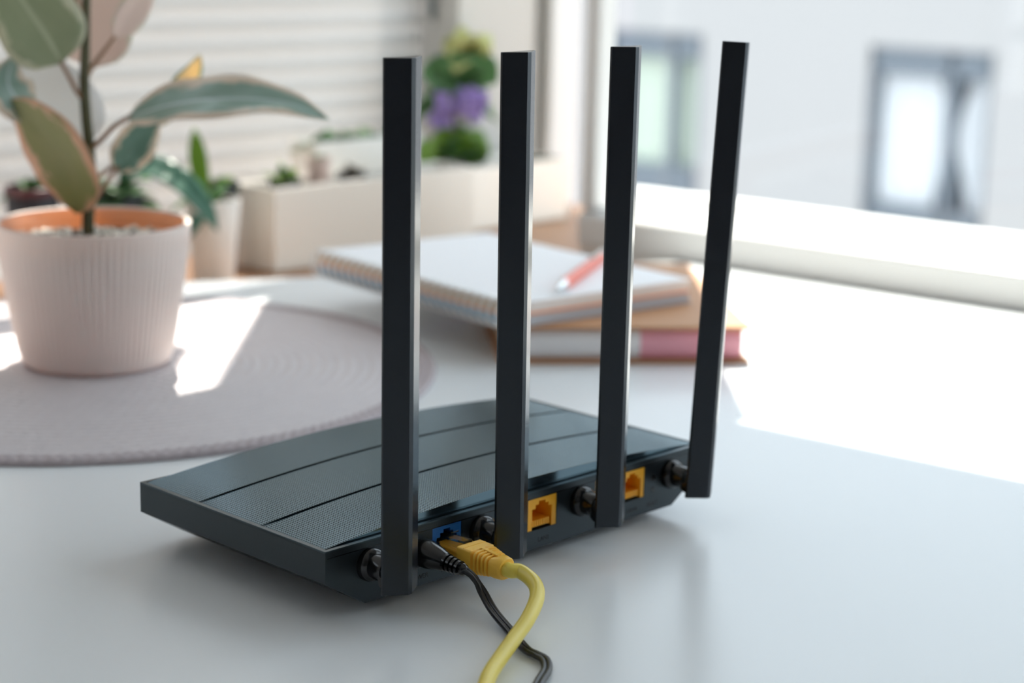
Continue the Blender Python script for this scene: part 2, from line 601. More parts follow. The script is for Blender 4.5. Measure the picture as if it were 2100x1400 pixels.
# corner post, joint and return between the two windows
struct(MB().obox(lp(T_POST0, -0.06, SILL_Z - 0.03), DB * (T_POST1 - T_POST0), NL * 0.07, Vector((0, 0, Z_CEIL - SILL_Z))).build('trim_2', M_FRAME, bevel=0.003))
struct(MB().obox(lp(T_PIER, -0.08, SILL_Z - 0.03), DB * (T_POST0 - T_PIER), NL * 0.05, Vector((0, 0, Z_CEIL - SILL_Z))).build('trim_3', M_JOINT))
pA, pB = rp(0.0, -0.012, 0), lp(T_POST1, 0.012, 0)
dv = (pB - pA)
sd = Vector((dv.y, -dv.x, 0)).normalized() * 0.004
struct(MB().obox(Vector((pA.x, pA.y, SILL_Z)) - sd * 0.2 - dv * 0.02, dv * 0.04, sd * 1.9, Vector((0, 0, Z_CEIL - SILL_Z))).build('trim_4', M_GASKET))
w2 = struct(empty('added_light_pane', (pA.x, pA.y, SILL_Z)))  # edge-on glazing added so daylight reaches the corner pier
MB().obox(dv * 0.031 - sd * 0.2, dv * 0.90, sd * 0.5, Vector((0, 0, Z_CEIL - SILL_Z - 0.02))).build('pane', M_PANE, w2)
# below the post corner: parapet pieces so the corner is closed
struct(MB().obox(Vector((pA.x, pA.y, Z_FLOOR)), dv, -sd * 12, Vector((0, 0, SILL_Z - 0.03 - Z_FLOOR))).build('trim_5', M_WALL))

# wooden sill of the left window, running under the table's far edge
ws = MB()
ws.obox(lp(T0 + 0.02, 0.001, SILL_Z - 0.028), DB * (T_POST1 - T0 - 0.03), NL * 0.30, Vector((0, 0, 0.028)))
tag(ws.build('window_sill', M_WOOD, bevel=0.003), 'brown wooden window sill under the row of white planters', 'window sill')

# slatted white shutter: each slat a part
sh = empty('slatted_shutter', lp(-0.2, -0.04, SILL_Z))
tag(sh, 'white horizontal slat shutter filling the lower window behind the plants', 'shutter')
org = Vector(sh.location)
pitch = 0.0186
slat_me = None
zz = SILL_Z - 0.003
L = T_END - T0 - 0.004
while zz < Z_SHUT - pitch:
    if slat_me is None:
        s = MB()
        s.prism([(0.0074, -0.0062), (0.0086, -0.0066), (0.0016, 0.0190), (0.0004, 0.0190)],
                lambda y, z: DB * 0 + NL * y + Vector((0, 0, z)), lambda y, z: DB * L + NL * y + Vector((0, 0, z)))
        o = s.build('slat', M_SLAT, sh)
        slat_me = o.data
    else:
        o = bpy.data.objects.new('slat', slat_me)
        COL.objects.link(o)
        o.parent = sh
    o.location = lp(T0 + 0.002, -0.055, zz) - org
    zz += pitch
MB().obox(lp(T0, -0.075, Z_SHUT - 0.02) - org, DB * (T_END - T0), NL * 0.035, Vector((0, 0, 0.02))).build('top_rail', M_SLAT, sh)
# dark cord by the shutter's end
tag(MB().tube([lp(T_END - 0.004, -0.030, Z_SHUT), lp(T_END - 0.004, -0.030, 0.16)], 0.0028, 8).build('shutter_cord', M_GASKET),
    'dark cord hanging at the right end of the slatted shutter', 'cord')

# right window: parapet, rail, head wall, far stile, pane
wr = MB()
wr.obox(rp(0, -0.10, Z_FLOOR), DA * LR, NR * 0.095, Vector((0, 0, -0.001 - Z_FLOOR)))
wr.obox(rp(-0.06, -0.02, Z_HEADR), DA * (LR + 0.06), NR * 0.02, Vector((0, 0, Z_CEIL - Z_HEADR)))
struct(wr.build('wall_right', M_WALL))
w1 = struct(empty('window_1', rp(0, 0, 0)))
o0 = Vector(w1.location)
rail = MB()
prof = [(0, 0), (0, 0.0245), (0.006, 0.0275), (0.050, 0.0325), (0.055, 0.039), (0.085, 0.039), (0.085, 0)]
rail.prism(prof, lambda y, z: NR * -y + Vector((0, 0, z)), lambda y, z: DA * LR + NR * -y + Vector((0, 0, z)))
rail.build('bottom_rail', M_FRAME, w1, bevel=0.0015)
MB().obox(rp(0, -0.085, Z_HEADR + 0.18) - o0, DA * LR, NR * 0.064, Vector((0, 0, 0.05))).build('top_rail', M_FRAME, w1)
MB().obox(rp(1.55, -0.085, 0.02) - o0, DA * 0.06, NR * 0.085, Vector((0, 0, Z_HEADR - 0.021))).build('mullion', M_FRAME, w1)
MB().obox(rp(0.004, -0.068, 0.035) - o0, DA * (LR - 0.01), NR * 0.004, Vector((0, 0, Z_HEADR + 0.14))).build('pane', M_PANE, w1)

MB().obox(rp(0.001, -0.024, 0.03) - o0, DA * 0.014, NR * 0.022, Vector((0, 0, Z_HEADR - 0.031))).build('stile', M_FRAME, w1, bevel=0.0015)
MB().obox(rp(0.0155, -0.03, 0.29) - o0, DA * 0.045, NR * 0.028, Vector((0, 0, Z_HEADR - 0.291))).build('added_sun_blocker', M_FRAME, w1)  # unseen panel added to push the sun patch's left edge right

# ------------------------------------------------------------------ outside: street and the pale building opposite
struct(MB().box(-60, 60, 5, 90, -9.2, -9).build('ground', M_GROUND))
FP = dep(1890, 290, 18 * FW.y + 0.0)
FP = Vector((3.893, 18.017, 0))
bld = empty('building', (FP.x, FP.y, -9))
tag(bld, 'pale rendered building across the street with two dark framed windows', 'building')
bo = Vector(bld.location)


def fp(s_, off, z):
    p = FP + DA * s_ + NR * off
    return Vector((p.x, p.y, z)) - bo


WINS = [(-3.72, -2.51, -2.62, -0.89), (-0.59, 0.695, -2.58, -0.82)]
wb = MB()
xs = [-22, WINS[0][0], WINS[0][1], WINS[1][0], WINS[1][1], 22]
ZB, ZT, ZL, ZU = -9.0, 4.5, -2.60, -0.855
TH = 0.35
wb.obox(fp(-22, -TH, ZB), DA * 44, NR * TH, Vector((0, 0, ZL - ZB)))
wb.obox(fp(-22, -TH, ZU), DA * 44, NR * TH, Vector((0, 0, ZT - ZU)))
for i in (0, 2, 4):
    wb.obox(fp(xs[i], -TH, ZL), DA * (xs[i + 1] - xs[i]), NR * TH, Vector((0, 0, ZU - ZL)))
wb.build('wall', M_FACADE, bld)
MB().obox(fp(-22.2, -6, ZT), DA * 44.4, NR * 6.3, Vector((0, 0, 0.25))).build('roof', M_BWIN, bld)
VZ = Vector((0, 0, 1))


def bwindow(s0, s1, kind):
    f = MB()
    d0, d1 = -0.16, -0.06
    fr = 0.11 if kind else 0.14
    f.obox(fp(s0, d0, ZL), DA * (s1 - s0), NR * (d1 - d0), VZ * (0.20 if kind else 0.34))
    f.obox(fp(s0, d0, ZU - 0.26), DA * (s1 - s0), NR * (d1 - d0), VZ * 0.26)
    f.obox(fp(s0, d0, ZL), DA * fr * 0.6, NR * (d1 - d0), VZ * (ZU - ZL))
    f.obox(fp(s1 - fr * 0.6, d0, ZL), DA * fr * 0.6, NR * (d1 - d0), VZ * (ZU - ZL))
    mid = s0 + (s1 - s0) * (0.66 if kind else 0.68)
    f.obox(fp(mid - 0.05, d0, ZL), DA * 0.10, NR * (d1 - d0), VZ * (ZU - ZL))
    w = f.build('window_frame', M_BWIN, bld)
    MB().obox(fp(s0, -0.34, ZL), DA * (s1 - s0), NR * 0.02, VZ * (ZU - ZL)).build('window_back', M_BGLASS, bld)
    # curtains: wavy sheets tied towards their sides
    def curtain(a0, a1, cm, hour):
        c = MB()
        n, k = 24, 20
        for j in range(k + 1):
            h = j / k
            z = ZL + 0.16 + (ZU - 0.22 - ZL - 0.16) * h
            pinch = hour * (1 - 0.9 * math.exp(-((h - 0.55) / 0.28) ** 2))
            for i in range(n + 1):
                u = i / n
                s_ = a0 + (a1 - a0) * u
                g = mid - s_
                s_ = s_ - (0.17 * pinch if a1 <= mid else -0.17 * pinch) * (u if a1 <= mid else 1 - u)
                c.v.append(tuple(fp(s_, -0.22 + 0.018 * math.sin(u * 22), z)))
        for j in range(k):
            for i in range(n):
                q = j * (n + 1) + i
                c.f.append((q, q + 1, q + n + 2, q + n + 1))
        o = c.build('curtain', cm, w, smooth=True, angle=80)
        sd_ = o.modifiers.new('thickness', 'SOLIDIFY')
        sd_.thickness = 0.01
    cm = M_CURT if kind else M_CURTG
    curtain(s0 + 0.05, mid, cm, 1.0 if kind else 0.2)
    curtain(mid, s1 - 0.05, cm, 1.0 if kind else 0.2)


bwindow(WINS[0][0], WINS[0][1], 0)
bwindow(WINS[1][0], WINS[1][1], 1)

# ------------------------------------------------------------------ table
tb = empty('table', (0.1, 0.6, Z_FLOOR))
tag(tb, 'white satin table the router and placemat stand on', 'table')
e_l = at(377, 578) + Vector((0, 0, 0))
e_r = at(640, 567)
dirb = (e_r - e_l).normalized()
j0 = rp(0.0, 0.0005, 0)
poly = [rp(1.35, 0.0005, 0), rp(0.10, 0.0005, 0), e_r + dirb * 0.22, e_l - dirb * 0.02, e_l - dirb * 0.02 - DB * 0.9,
        Vector((-0.75, -0.05, 0)), Vector((0.95, -0.05, 0))]
to = Vector(tb.location)
MB().prism([(p.x - to.x, p.y - to.y) for p in poly], lambda x, y: (x, y, -TABLE_T - to.z), lambda x, y: (x, y, -to.z)).build('tabletop', M_TABLE, tb, bevel=0.0015)
for lx, ly in ((-0.60, 0.05), (0.85, 0.05), (0.62, 0.85), (-0.42, 0.80)):
    MB().box(lx - to.x - 0.025, lx - to.x + 0.025, ly - to.y - 0.025, ly - to.y + 0.025, 0, -TABLE_T - to.z).build('leg', M_TABLE, tb, bevel=0.003)

# ------------------------------------------------------------------ wifi router
A = Vector((-0.0652, 0.6347, 0))
YAW = R(46.0036)
W, D, ZT_, RIM, ZB_ = 0.215, 0.1144, 0.02743, 0.01202, 0.0037
CH = 0.0191
rt = empty('wifi_router', A, YAW)
tag(rt, 'black wireless router with four upright antennas and ribbed mesh top on white table', 'router')

hs = MB()
WALLY = 0.0125
prof = [(0, ZT_), (0, ZT_ - RIM), (CH, ZB_), (W - CH, ZB_), (W, ZT_ - RIM), (W, ZT_)]
hs.prism(prof, lambda x, z: (x, WALLY, z), lambda x, z: (x, D, z))
PZ0, PZ1 = 0.0115, 0.0248
# rear wall built around the port openings


def xl(z):
    """left boundary of the rear face at height z"""
    if z >= ZT_ - RIM:
        return 0.0
    return CH * (ZT_ - RIM - z) / (ZT_ - RIM - ZB_)


ports = [('WAN', 0.0529, 0.0683, M_BLUE), ('LAN1', 0.0885, 0.1050, M_ORANGE), ('LAN2', 0.1053, 0.1221, M_ORANGE),
         ('LAN3', 0.1457, 0.1610, M_ORANGE), ('LAN4', 0.1613, 0.1771, M_ORANGE)]
ext = lambda x, z: (x, 0.0, z)
ext1 = lambda x, z: (x, WALLY, z)
hs.prism([(xl(PZ0), PZ0), (CH, ZB_), (W - CH, ZB_), (W - xl(PZ0), PZ0)], ext, ext1)
hs.prism([(0, PZ1), (W, PZ1), (W, ZT_), (0, ZT_)], ext, ext1)
edges = [0.0] + [v for p in ports for v in (p[1], p[2])] + [W]
for i in range(0, len(edges), 2):
    a_, b_ = edges[i], edges[i + 1]
    if b_ - a_ < 0.0002:
        continue
    if i == 0:
        hs.prism([(0, PZ1), (0, ZT_ - RIM), (xl(PZ0), PZ0), (b_, PZ0), (b_, PZ1)], ext, ext1)
    elif b_ == W:
        hs.prism([(a_, PZ1), (a_, PZ0), (W - xl(PZ0), PZ0), (W, ZT_ - RIM), (W, PZ1)], ext, ext1)
    else:
        hs.prism([(a_, PZ0), (b_, PZ0), (b_, PZ1), (a_, PZ1)], ext, ext1)
hs.build('housing', M_BLACK, rt)
# thin bright-edged lip round the top
lip = MB()
lw = 0.0017
for (x0, x1, y0, y1) in ((0, W, 0, lw), (0, W, D - lw, D), (0, lw, lw, D - lw), (W - lw, W, lw, D - lw)):
    lip.box(x0, x1, y0, y1, ZT_ - 0.0004, ZT_ + 0.0004)
lip.build('top_lip', M_RIM, rt)
# seam line along the rear edge
MB().box(0.001, W - 0.001, -0.00015, 0.0004, ZT_ - 0.0026, ZT_ - 0.0023).build('rear_seam', M_INK, rt)
for fx, fy in ((0.045, 0.020), (W - 0.045, 0.020), (0.045, D - 0.022), (W - 0.045, D - 0.022)):
    MB().lathe([(0.0085, 0), (0.009, 0.0006), (0.009, 0.0042)], 24).build('foot', M_DECK, rt, loc=(fx, fy, 0), smooth=True)

# arched top: deck and three mesh panels
ARCH = 0.0052
X0, X1 = 0.0022, W - 0.0022


def zarch(x):
    q = (x - W / 2) / (W / 2 - 0.0022)
    return ZT_ + 0.0002 + ARCH * (1 - q * q)


dk = MB()
n = 60
for y in (0.0032, D - 0.0028):
    for i in range(n + 1):
        x = X0 + (X1 - X0) * i / n
        dk.v.append((x, y, zarch(x) - 0.0013))
    for i in range(n + 1):
        x = X0 + (X1 - X0) * i / n
        dk.v.append((x, y, ZT_ - 0.003))
k = n + 1
for i in range(n):
    dk.f += [(i, i + 1, 2 * k + i + 1, 2 * k + i), (i, i + 1, k + i + 1, k + i), (2 * k + i, 2 * k + i + 1, 3 * k + i + 1, 3 * k + i)]
dk.build('top_deck', M_DECK, rt, smooth=True)


def mesh_panel(y0, y1):
    nx = 172
    px_ = (X1 - X0) / nx
    ny = round((y1 - y0) / px_)
    py_ = (y1 - y0) / ny
    v, f, mi = [], [], []
    for j in range(ny + 1):
        for i in range(nx + 1):
            x = X0 + px_ * i
            v.append((x, y0 + py_ * j, zarch(x)))
    bx, by = px_ * 0.27, py_ * 0.23
    row = nx + 1
    for j in range(ny):
        for i in range(nx):
            a_ = j * row + i
            c = (a_, a_ + 1, a_ + row + 1, a_ + row)
            xa, xb = X0 + px_ * i + bx, X0 + px_ * (i + 1) - bx
            ya, yb = y0 + py_ * j + by, y0 + py_ * (j + 1) - by
            s0 = len(v)
            for (x, y) in ((xa, ya), (xb, ya), (xb, yb), (xa, yb)):
                v.append((x, y, zarch(x) - 0.00006))
            for (x, y) in ((xa, ya), (xb, ya), (xb, yb), (xa, yb)):
                v.append((x, y, zarch(x) - 0.00055))
            for q in range(4):
                r = (q + 1) % 4
                f.append((c[q], c[r], s0 + r, s0 + q)); mi.append(0)
                f.append((s0 + q, s0 + r, s0 + 4 + r, s0 + 4 + q)); mi.append(1)
            f.append((s0 + 4, s0 + 5, s0 + 6, s0 + 7)); mi.append(1)
    # skirt round the panel
    per = [i for i in range(nx + 1)] + [j * row + nx for j in range(1, ny + 1)] + [ny * row + i for i in range(nx - 1, -1, -1)] + [j * row for j in range(ny - 1, 0, -1)]
    s0 = len(v)
    for p in per:
        x, y, z = v[p]
        v.append((x, y, min(z - 0.0001, zarch(x) - 0.0022 if False else ZT_ - 0.001)))
    for q in range(len(per)):
        r = (q + 1) % len(per)
        f.append((per[q], s0 + q, s0 + r, per[r])); mi.append(0)
    me = bpy.data.meshes.new('mesh_panel')
    me.from_pydata(v, [], f)
    me.materials.append(M_MESH)
    me.materials.append(M_PIT)
    me.polygons.foreach_set('material_index', mi)
    me.update()
    o = bpy.data.objects.new('mesh_panel', me)
    COL.objects.link(o)
    o.parent = rt
    return o


mesh_panel(0.0028, 0.0377)
mesh_panel(0.0397, 0.0763)
mesh_panel(0.0783, D - 0.0024)

# ports
for nm, a_, b_, pm in ports:
    g = 0.00012
    x0, x1, z0, z1 = a_ + g, b_ - g, PZ0 + g, PZ1 - g
    w_ = x1 - x0
    cx = (x0 + x1) / 2
    ow = w_ * 0.70 / 2
    p = MB()
    y0, y1 = 0.0002, 0.0120
    p.box(x0, cx - ow, y0, y1, z0, z1)
    p.box(cx + ow, x1, y0, y1, z0, z1)
    zt = z0 + 0.0088
    for hw0, hw1, za in ((ow, w_ * 0.46 / 2, zt), (w_ * 0.46 / 2, w_ * 0.24 / 2, zt + 0.0016)):
        p.box(cx - hw0, cx - hw1, y0, y1, za, z1)
        p.box(cx + hw1, cx + hw0, y0, y1, za, z1)
    p.box(cx - w_ * 0.24 / 2, cx + w_ * 0.24 / 2, y0, y1, zt + 0.0029, z1)
    p.box(cx - ow, cx + ow, 0.0113, y1, z0, zt + 0.003)
    p.box(cx - ow, cx + ow, 0.0012, y1, z0 + 0.0008, z0 + 0.0012)
    port = p.build('ethernet_port', pm, rt)
    c = MB()
    for k_ in range(8):
        xx = cx - ow + 0.0007 + (2 * ow - 0.0014) * (k_ + 0.5) / 8
        c.box(xx - 0.00042, xx + 0.00042, 0.0008, 0.0090, z0 + 0.0012, z0 + 0.0036)
    c.build('contact_comb', pm, port)
    if nm == 'WAN':
        port['label'] = 'blue socket with the yellow plug in it'
        MB().box(cx + 0.0025, cx + 0.0062, 0.0, 0.0006, z1 - 0.0040, z1 - 0.0034).build('latch_plate', M_STEEL, port)
# power jack
MB().lathe([(0.0046, 0), (0.0046, 0.0006), (0.0031, 0.0006), (0.0030, -0.006)], 28, fn=lambda x, y, z: (x + 0.0465, -z, y + 0.0178)).build('power_jack', M_GLOSS, rt, smooth=True)
MB().box(0.0402, 0.0528, -0.0001, 0.0004, 0.0108, 0.0112).build('power_recess', M_INK, rt)
for hz, hr in ((0.0188, 0.0016), (0.0136, 0.0012)):
    MB().lathe([(hr, -0.0001), (hr, 0.0001)], 20, fn=lambda x, y, z, hz=hz: (x + 0.1827, -z, y + hz)).build('button_hole', M_INK, rt)


def text(s_, size, x, z, parent, material, narrow=1.0):
    cu = bpy.data.curves.new('label_text', 'FONT')
    cu.body = s_
    cu.size = size
    cu.align_x = 'CENTER'
    cu.extrude = 0.00004
    o = bpy.data.objects.new('label_text', cu)
    COL.objects.link(o)
    dg = bpy.context.evaluated_depsgraph_get()
    me = bpy.data.meshes.new_from_object(o.evaluated_get(dg))
    bpy.data.objects.remove(o)
    me.materials.clear()
    me.materials.append(material)
    t = bpy.data.objects.new('label_text', me)
    COL.objects.link(t)
    t.parent = parent
    t.rotation_euler = (R(90), 0, 0)
    t.location = (x, -0.00005, z)
    t.scale = (narrow, 1, 1)
    return t


for s_, x in (('POWER', 0.0462), ('WAN', 0.0606), ('LAN1', 0.0967), ('LAN2', 0.1147), ('LAN3', 0.1533), ('LAN4', 0.1692), ('RESET', 0.1828)):
    text(s_, 0.0027, x, 0.0063, rt, M_INK)

# antennas
for i, (ax, lean) in enumerate(((0.0212, 0.25), (0.0788, 0.6), (0.1363, 0.0), (0.1940, -3.4))):
    HZ = 0.0185
    poly = [(-0.00095, 0.0220), (0.00095, 0.0220), (0.00855, 0.0168), (0.00855, 0.0156), (-0.00855, 0.0156), (-0.00855, 0.0168)]
    blade = MB()
    z0, z1 = 0.0125 - HZ, 0.2042 - HZ
    blade.prism(poly, lambda x, v_: (x, -v_, z0), lambda x, v_: (x, -v_, z1))
    an = blade.build('antenna', M_ANT, rt, bevel=0.00028, loc=(ax, 0, HZ), rot=(0, R(-lean), 0))
    col = MB().lathe([(0.0064, 0.0), (0.0064, 0.0020), (0.0058, 0.0034), (0.0049, 0.0040), (0.0047, 0.0090), (0.0044, 0.0102), (0.0030, 0.0106)], 36,
                     fn=lambda x, y, z: (x, -z, y))
    col.build('collar', M_GLOSS, an, smooth=True, angle=40)
    kn = MB()
    seg = 14
    kp = [(-0.0060, 0.0008), (-0.0048, 0.0032), (-0.002, 0.0044), (0.002, 0.0044), (0.0048, 0.0032), (0.0060, 0.0008), (0.0060, -0.0056), (-0.0060, -0.0056)]
    kn.prism([(q[0] * 0.62, q[1]) for q in kp], lambda x, z: (x, -0.0088, z * 0.8), lambda x, z: (x * 1.35, -0.0160, z))
    kn.build('hinge', M_BLACK, an, bevel=0.0004)
    MB().tube([(-0.0062, -0.0136, -0.0024), (0.0062, -0.0136, -0.0024)], 0.0021, 18).build('pivot_pin', M_GLOSS, an, smooth=True)

# ------------------------------------------------------------------ cables
RM = Matrix.Translation(A) @ Matrix.Rotation(YAW, 4, 'Z')


def rl(x, v, z):
    """router coordinates (x along rear, v out of the rear face) to world"""
    return RM @ Vector((x, -v, z))


# yellow network cable
yc = empty('network_cable', (*rl(0.0606, 0.03, 0)[:2], 0.0))
tag(yc, 'yellow network cable plugged into the blue socket of the router', 'cable')
yo = Vector(yc.location)
E1 = (RM.to_3x3() @ Vector((1, 0, 0)))
EN = (RM.to_3x3() @ Vector((0, -1, 0)))
BASE = rl(0.0606, 0, 0.0165)
tilt = R(-2)


def yp(x, v, z):
    return BASE + E1 * x + EN * v + VZ * (z + v * math.tan(tilt)) - yo


plug = MB()
poly = [(-0.0058, -0.0030), (0.0058, -0.0030), (0.0058, 0.0031), (-0.0058, 0.0031)]
plug.prism(poly, lambda x, z: yp(x, -0.006, z), lambda x, z: yp(x, 0.0135, z))
pl = plug.build('plug', M_CLEAR, yc, bevel=0.0004)
MB().prism([(-0.0024, 0.0034), (0.0024, 0.0034), (0.0024, 0.0043), (-0.0024, 0.0043)], lambda x, z: yp(x, -0.004, z - 0.0005), lambda x, z: yp(x * 0.9, 0.0115, z + 0.0010)).build('latch', M_CLEAR, pl)
MB().prism([(-0.0046, -0.0018), (0.0046, -0.0018), (0.0046, 0.0017), (-0.0046, 0.0017)], lambda x, z: yp(x, 0.000, z), lambda x, z: yp(x * 1.0, 0.0133, z)).build('inner_wires', M_BOOT, pl, bevel=0.0005)
con = MB()
for k_ in range(8):
    xx = -0.0042 + 0.0084 * k_ / 7
    con.prism([(xx - 0.0003, 0), (xx + 0.0003, 0), (xx + 0.0003, 0.0018), (xx - 0.0003, 0.0018)], lambda x, z: yp(x, -0.0048, z - 0.0028), lambda x, z: yp(x, -0.0012, z - 0.0028))
con.build('contacts', M_GOLD, pl)


def rrect(hw, hh, r, n=5):
    pts = []
    for cx, cy, a0 in ((hw - r, hh - r, 0), (-hw + r, hh - r, 90), (-hw + r, -hh + r, 180), (hw - r, -hh + r, 270)):
        for k_ in range(n):
            a = R(a0 + 90 * k_ / (n - 1))
            pts.append((cx + r * math.cos(a), cy + r * math.sin(a)))
    return pts


boot = MB()
secs = [(0.0120, 0.0064, 0.0045, 0.0008), (0.0190, 0.0063, 0.0046, 0.0010)]
for k_ in range(5):
    v0 = 0.0196 + k_ * 0.0017
    sh_ = 1 - 0.05 * k_
    secs += [(v0, 0.0049 * sh_, 0.0035 * sh_, 0.0020), (v0 + 0.0006, 0.0049 * sh_, 0.0035 * sh_, 0.0020), (v0 + 0.0007, 0.0062 * sh_, 0.0046 * sh_, 0.0022), (v0 + 0.0016, 0.0062 * sh_, 0.0046 * sh_, 0.0022)]
secs += [(0.0285, 0.0050, 0.0042, 0.0034), (0.0315, 0.0046, 0.0042, 0.0038), (0.0321, 0.0040, 0.0038, 0.0034)]
rings = []
for (v_, hw, hh, r_) in secs:
    ring = rrect(hw, hh, min(r_, hh * 0.98, hw * 0.98))
    base = len(boot.v)
    for x, z in ring:
        boot.v.append(tuple(yp(x, v_, z)))
    rings.append((base, len(ring)))
for q in range(len(rings) - 1):
    b0, nn = rings[q]
    b1, _ = rings[q + 1]
    for i in range(nn):
        j = (i + 1) % nn
        boot.f.append((b0 + i, b0 + j, b1 + j, b1 + i))
boot.f.append(tuple(range(rings[0][1])))
boot.f.append(tuple(rings[-1][0] + i for i in range(rings[-1][1])))
bt = boot.build('boot', M_BOOT, yc, smooth=True, angle=35)
MB().prism(rrect(0.0009, 0.0004, 0.0003), lambda x, z: yp(x, 0.0192, z + 0.0044), lambda x, z: yp(x, 0.0282, z + 0.0040)).build('spine_rib', M_BOOT, bt)
MB().prism(rrect(0.0058, 0.0003, 0.0002), lambda x, z: yp(x, 0.0148, z + 0.0044), lambda x, z: yp(x, 0.0151, z + 0.0044)).build('ridge', M_BOOT, bt)
cpts = [yp(0, 0.029, 0) + yo, yp(0, 0.034, 0) + yo, at(1068, 1172, 0.0150), at(1096, 1196, 0.0135), at(1101, 1226, 0.0115), at(1083, 1268, 0.0090),
        at(1056, 1307, 0.0066), at(1024, 1352, 0.0045), at(1003, 1385, 0.0035), at(990, 1425, 0.0030), at(965, 1490, 0.0029), at(930, 1560, 0.0029)]
MB().tube([p - yo for p in spline(cpts, 8)], 0.0028, 16).build('cord', M_YEL, yc, smooth=True, angle=80)

# black power cable
bc = empty('power_cable', (*rl(0.0465, 0.02, 0)[:2], 0.0))
tag(bc, 'thin black twin power cable plugged in beside the yellow network cable', 'cable')
bo_ = Vector(bc.location)
p_tip, p_end = rl(0.0465, -0.003, 0.0178), rl(0.0485, 0.0232, 0.0152)
ax_ = (p_end - p_tip)
plen = ax_.length
ax_.normalize()
sx = ax_.cross(VZ).normalized()
sz = sx.cross(ax_)


def bp(r, l, w):
    return p_tip + ax_ * l + sx * (r * math.cos(w)) + sz * (r * math.sin(w)) - bo_


pb = MB()
prof = [(0.0026, 0), (0.0027, 0.0032), (0.0052, 0.0034), (0.0056, 0.0042), (0.0054, 0.0080), (0.0043, 0.0128), (0.0034, 0.0160)]
nn = 28
for r_, l_ in prof:
    for k_ in range(nn):
        pb.v.append(tuple(bp(r_, l_, 2 * math.pi * k_ / nn)))
for q in range(len(prof) - 1):
    for k_ in range(nn):
        j = (k_ + 1) % nn
        pb.f.append((q * nn + k_, q * nn + j, (q + 1) * nn + j, (q + 1) * nn + k_))
pb.f.append(tuple(range(nn)))
pb.build('plug', M_GLOSS, bc, smooth=True, angle=40)
rb = MB()
prof = [(0.0034, 0.0157)]
for k_ in range(4):
    l_ = 0.0160 + 0.0020 * k_
    r_ = 0.0034 - 0.0002 * k_
    prof += [(r_, l_), (r_, l_ + 0.0012), (r_ - 0.0010, l_ + 0.00125), (r_ - 0.0010, l_ + 0.0020)]
prof += [(0.0024, 0.0244), (0.0021, plen - 0.0008), (0.0014, plen)]
for r_, l_ in prof:
    for k_ in range(nn):
        rb.v.append(tuple(bp(r_, l_, 2 * math.pi * k_ / nn)))
for q in range(len(prof) - 1):
    for k_ in range(nn):
        j = (k_ + 1) % nn
        rb.f.append((q * nn + k_, q * nn + j, (q + 1) * nn + j, (q + 1) * nn + k_))
rb.f.append(tuple((len(prof) - 1) * nn + k_ for k_ in range(nn)))
rb.build('strain_relief', M_GLOSS, bc, smooth=True, angle=40)
wpts = [p_end - ax_ * 0.004, p_end - ax_ * 0.0005, at(973, 1185, 0.0127), at(990, 1214, 0.0078), at(1012, 1252, 0.0036), at(1045, 1292, 0.0017),
        at(1078, 1330, 0.0017), at(1100, 1342, 0.0017), at(1117, 1352, 0.0017), at(1121, 1372, 0.0017), at(1106, 1398, 0.0017), at(1085, 1440, 0.0017), at(1060, 1500, 0.0017)]
cl = spline(wpts, 8)
for sgn in (-1, 1):
    ptsw = []
    for i, c in enumerate(cl):
        t = (cl[min(i + 1, len(cl) - 1)] - cl[max(i - 1, 0)])
        t.z = 0
        s_ = Vector((t.y, -t.x, 0)).normalized()
        k_ = 0.3 if i < 4 else 1.0
        ptsw.append(c + s_ * (0.00095 * sgn * k_) - bo_)
    MB().tube(ptsw, 0.00105, 12).build('wire', M_RUBBER, bc, smooth=True, angle=80)

# ------------------------------------------------------------------ placemat
PM = Vector((-0.2353, 1.0148, 0))
PR = 0.1927
pmt = empty('placemat', PM)
tag(pmt, 'round mauve grey woven placemat under the potted plant', 'placemat')
mm = MB()
NA = 240
prof = []
npitch = 27
rin = PR - 0.010
for i in range(npitch * 6 + 1):
    r_ = rin * i / (npitch * 6)
    ph = (i % 6) / 6
    prof.append((max(r_, 0.0002), 0.0021 + 0.0009 * math.sin(math.pi * ph) ** 0.7))
mm.lathe(prof, NA, cap0=True, cap1=False, rad=None)
# weave undulation along each ring
vv = []
for idx, (x, y, z) in enumerate(mm.v):
    r_ = math.hypot(x, y)
    a = math.atan2(y, x)
    ring = int(r_ / rin * npitch)
    k_ = max(8, int(r_ * 2 * math.pi / 0.0075))
    vv.append((x, y, z + 0.00035 * math.sin(a * k_ + ring * math.pi)))
mm.v = vv
mm.build('weave', M_MAT, pmt, smooth=True, angle=80)
bd = MB()
prof = [(rin - 0.0002, 0.0004), (rin - 0.0002, 0.0024)]
for i in range(13):
    q = i / 12
    prof.append((rin + 0.010 * q, 0.0022 + 0.0013 * abs(math.sin(q * math.pi * 2)) ** 0.8))
prof += [(PR + 0.0003, 0.0012), (PR, 0.0002)]
bd.lathe(prof, 960, cap0=False, cap1=False)
vv = []
for (x, y, z) in bd.v:
    r_, a = math.hypot(x, y), math.atan2(y, x)
    tw = math.sin(a * 190 + (r_ - rin) * 700)
    vv.append((x, y, z + (0.0005 * tw if z > 0.002 else 0)))
bd.v = vv
bd.build('stitched_border', M_MATE, pmt, smooth=True, angle=80)
MB().lathe([(0.001, 0.0002), (rin, 0.0002), (PR - 0.0003, 0.0003), (PR - 0.0003, 0.0015)], 120, cap1=False).build('backing', M_MATE, pmt)

# ------------------------------------------------------------------ potted rubber plant
PP = Vector((-0.2335, 1.021, 0.0033))
pp = empty('potted_plant', PP)
tag(pp, 'variegated rubber plant in a ribbed pale pink pot on the placemat', 'potted plant')
PH = 0.0795
NRIB = 84
pn = NRIB * 4


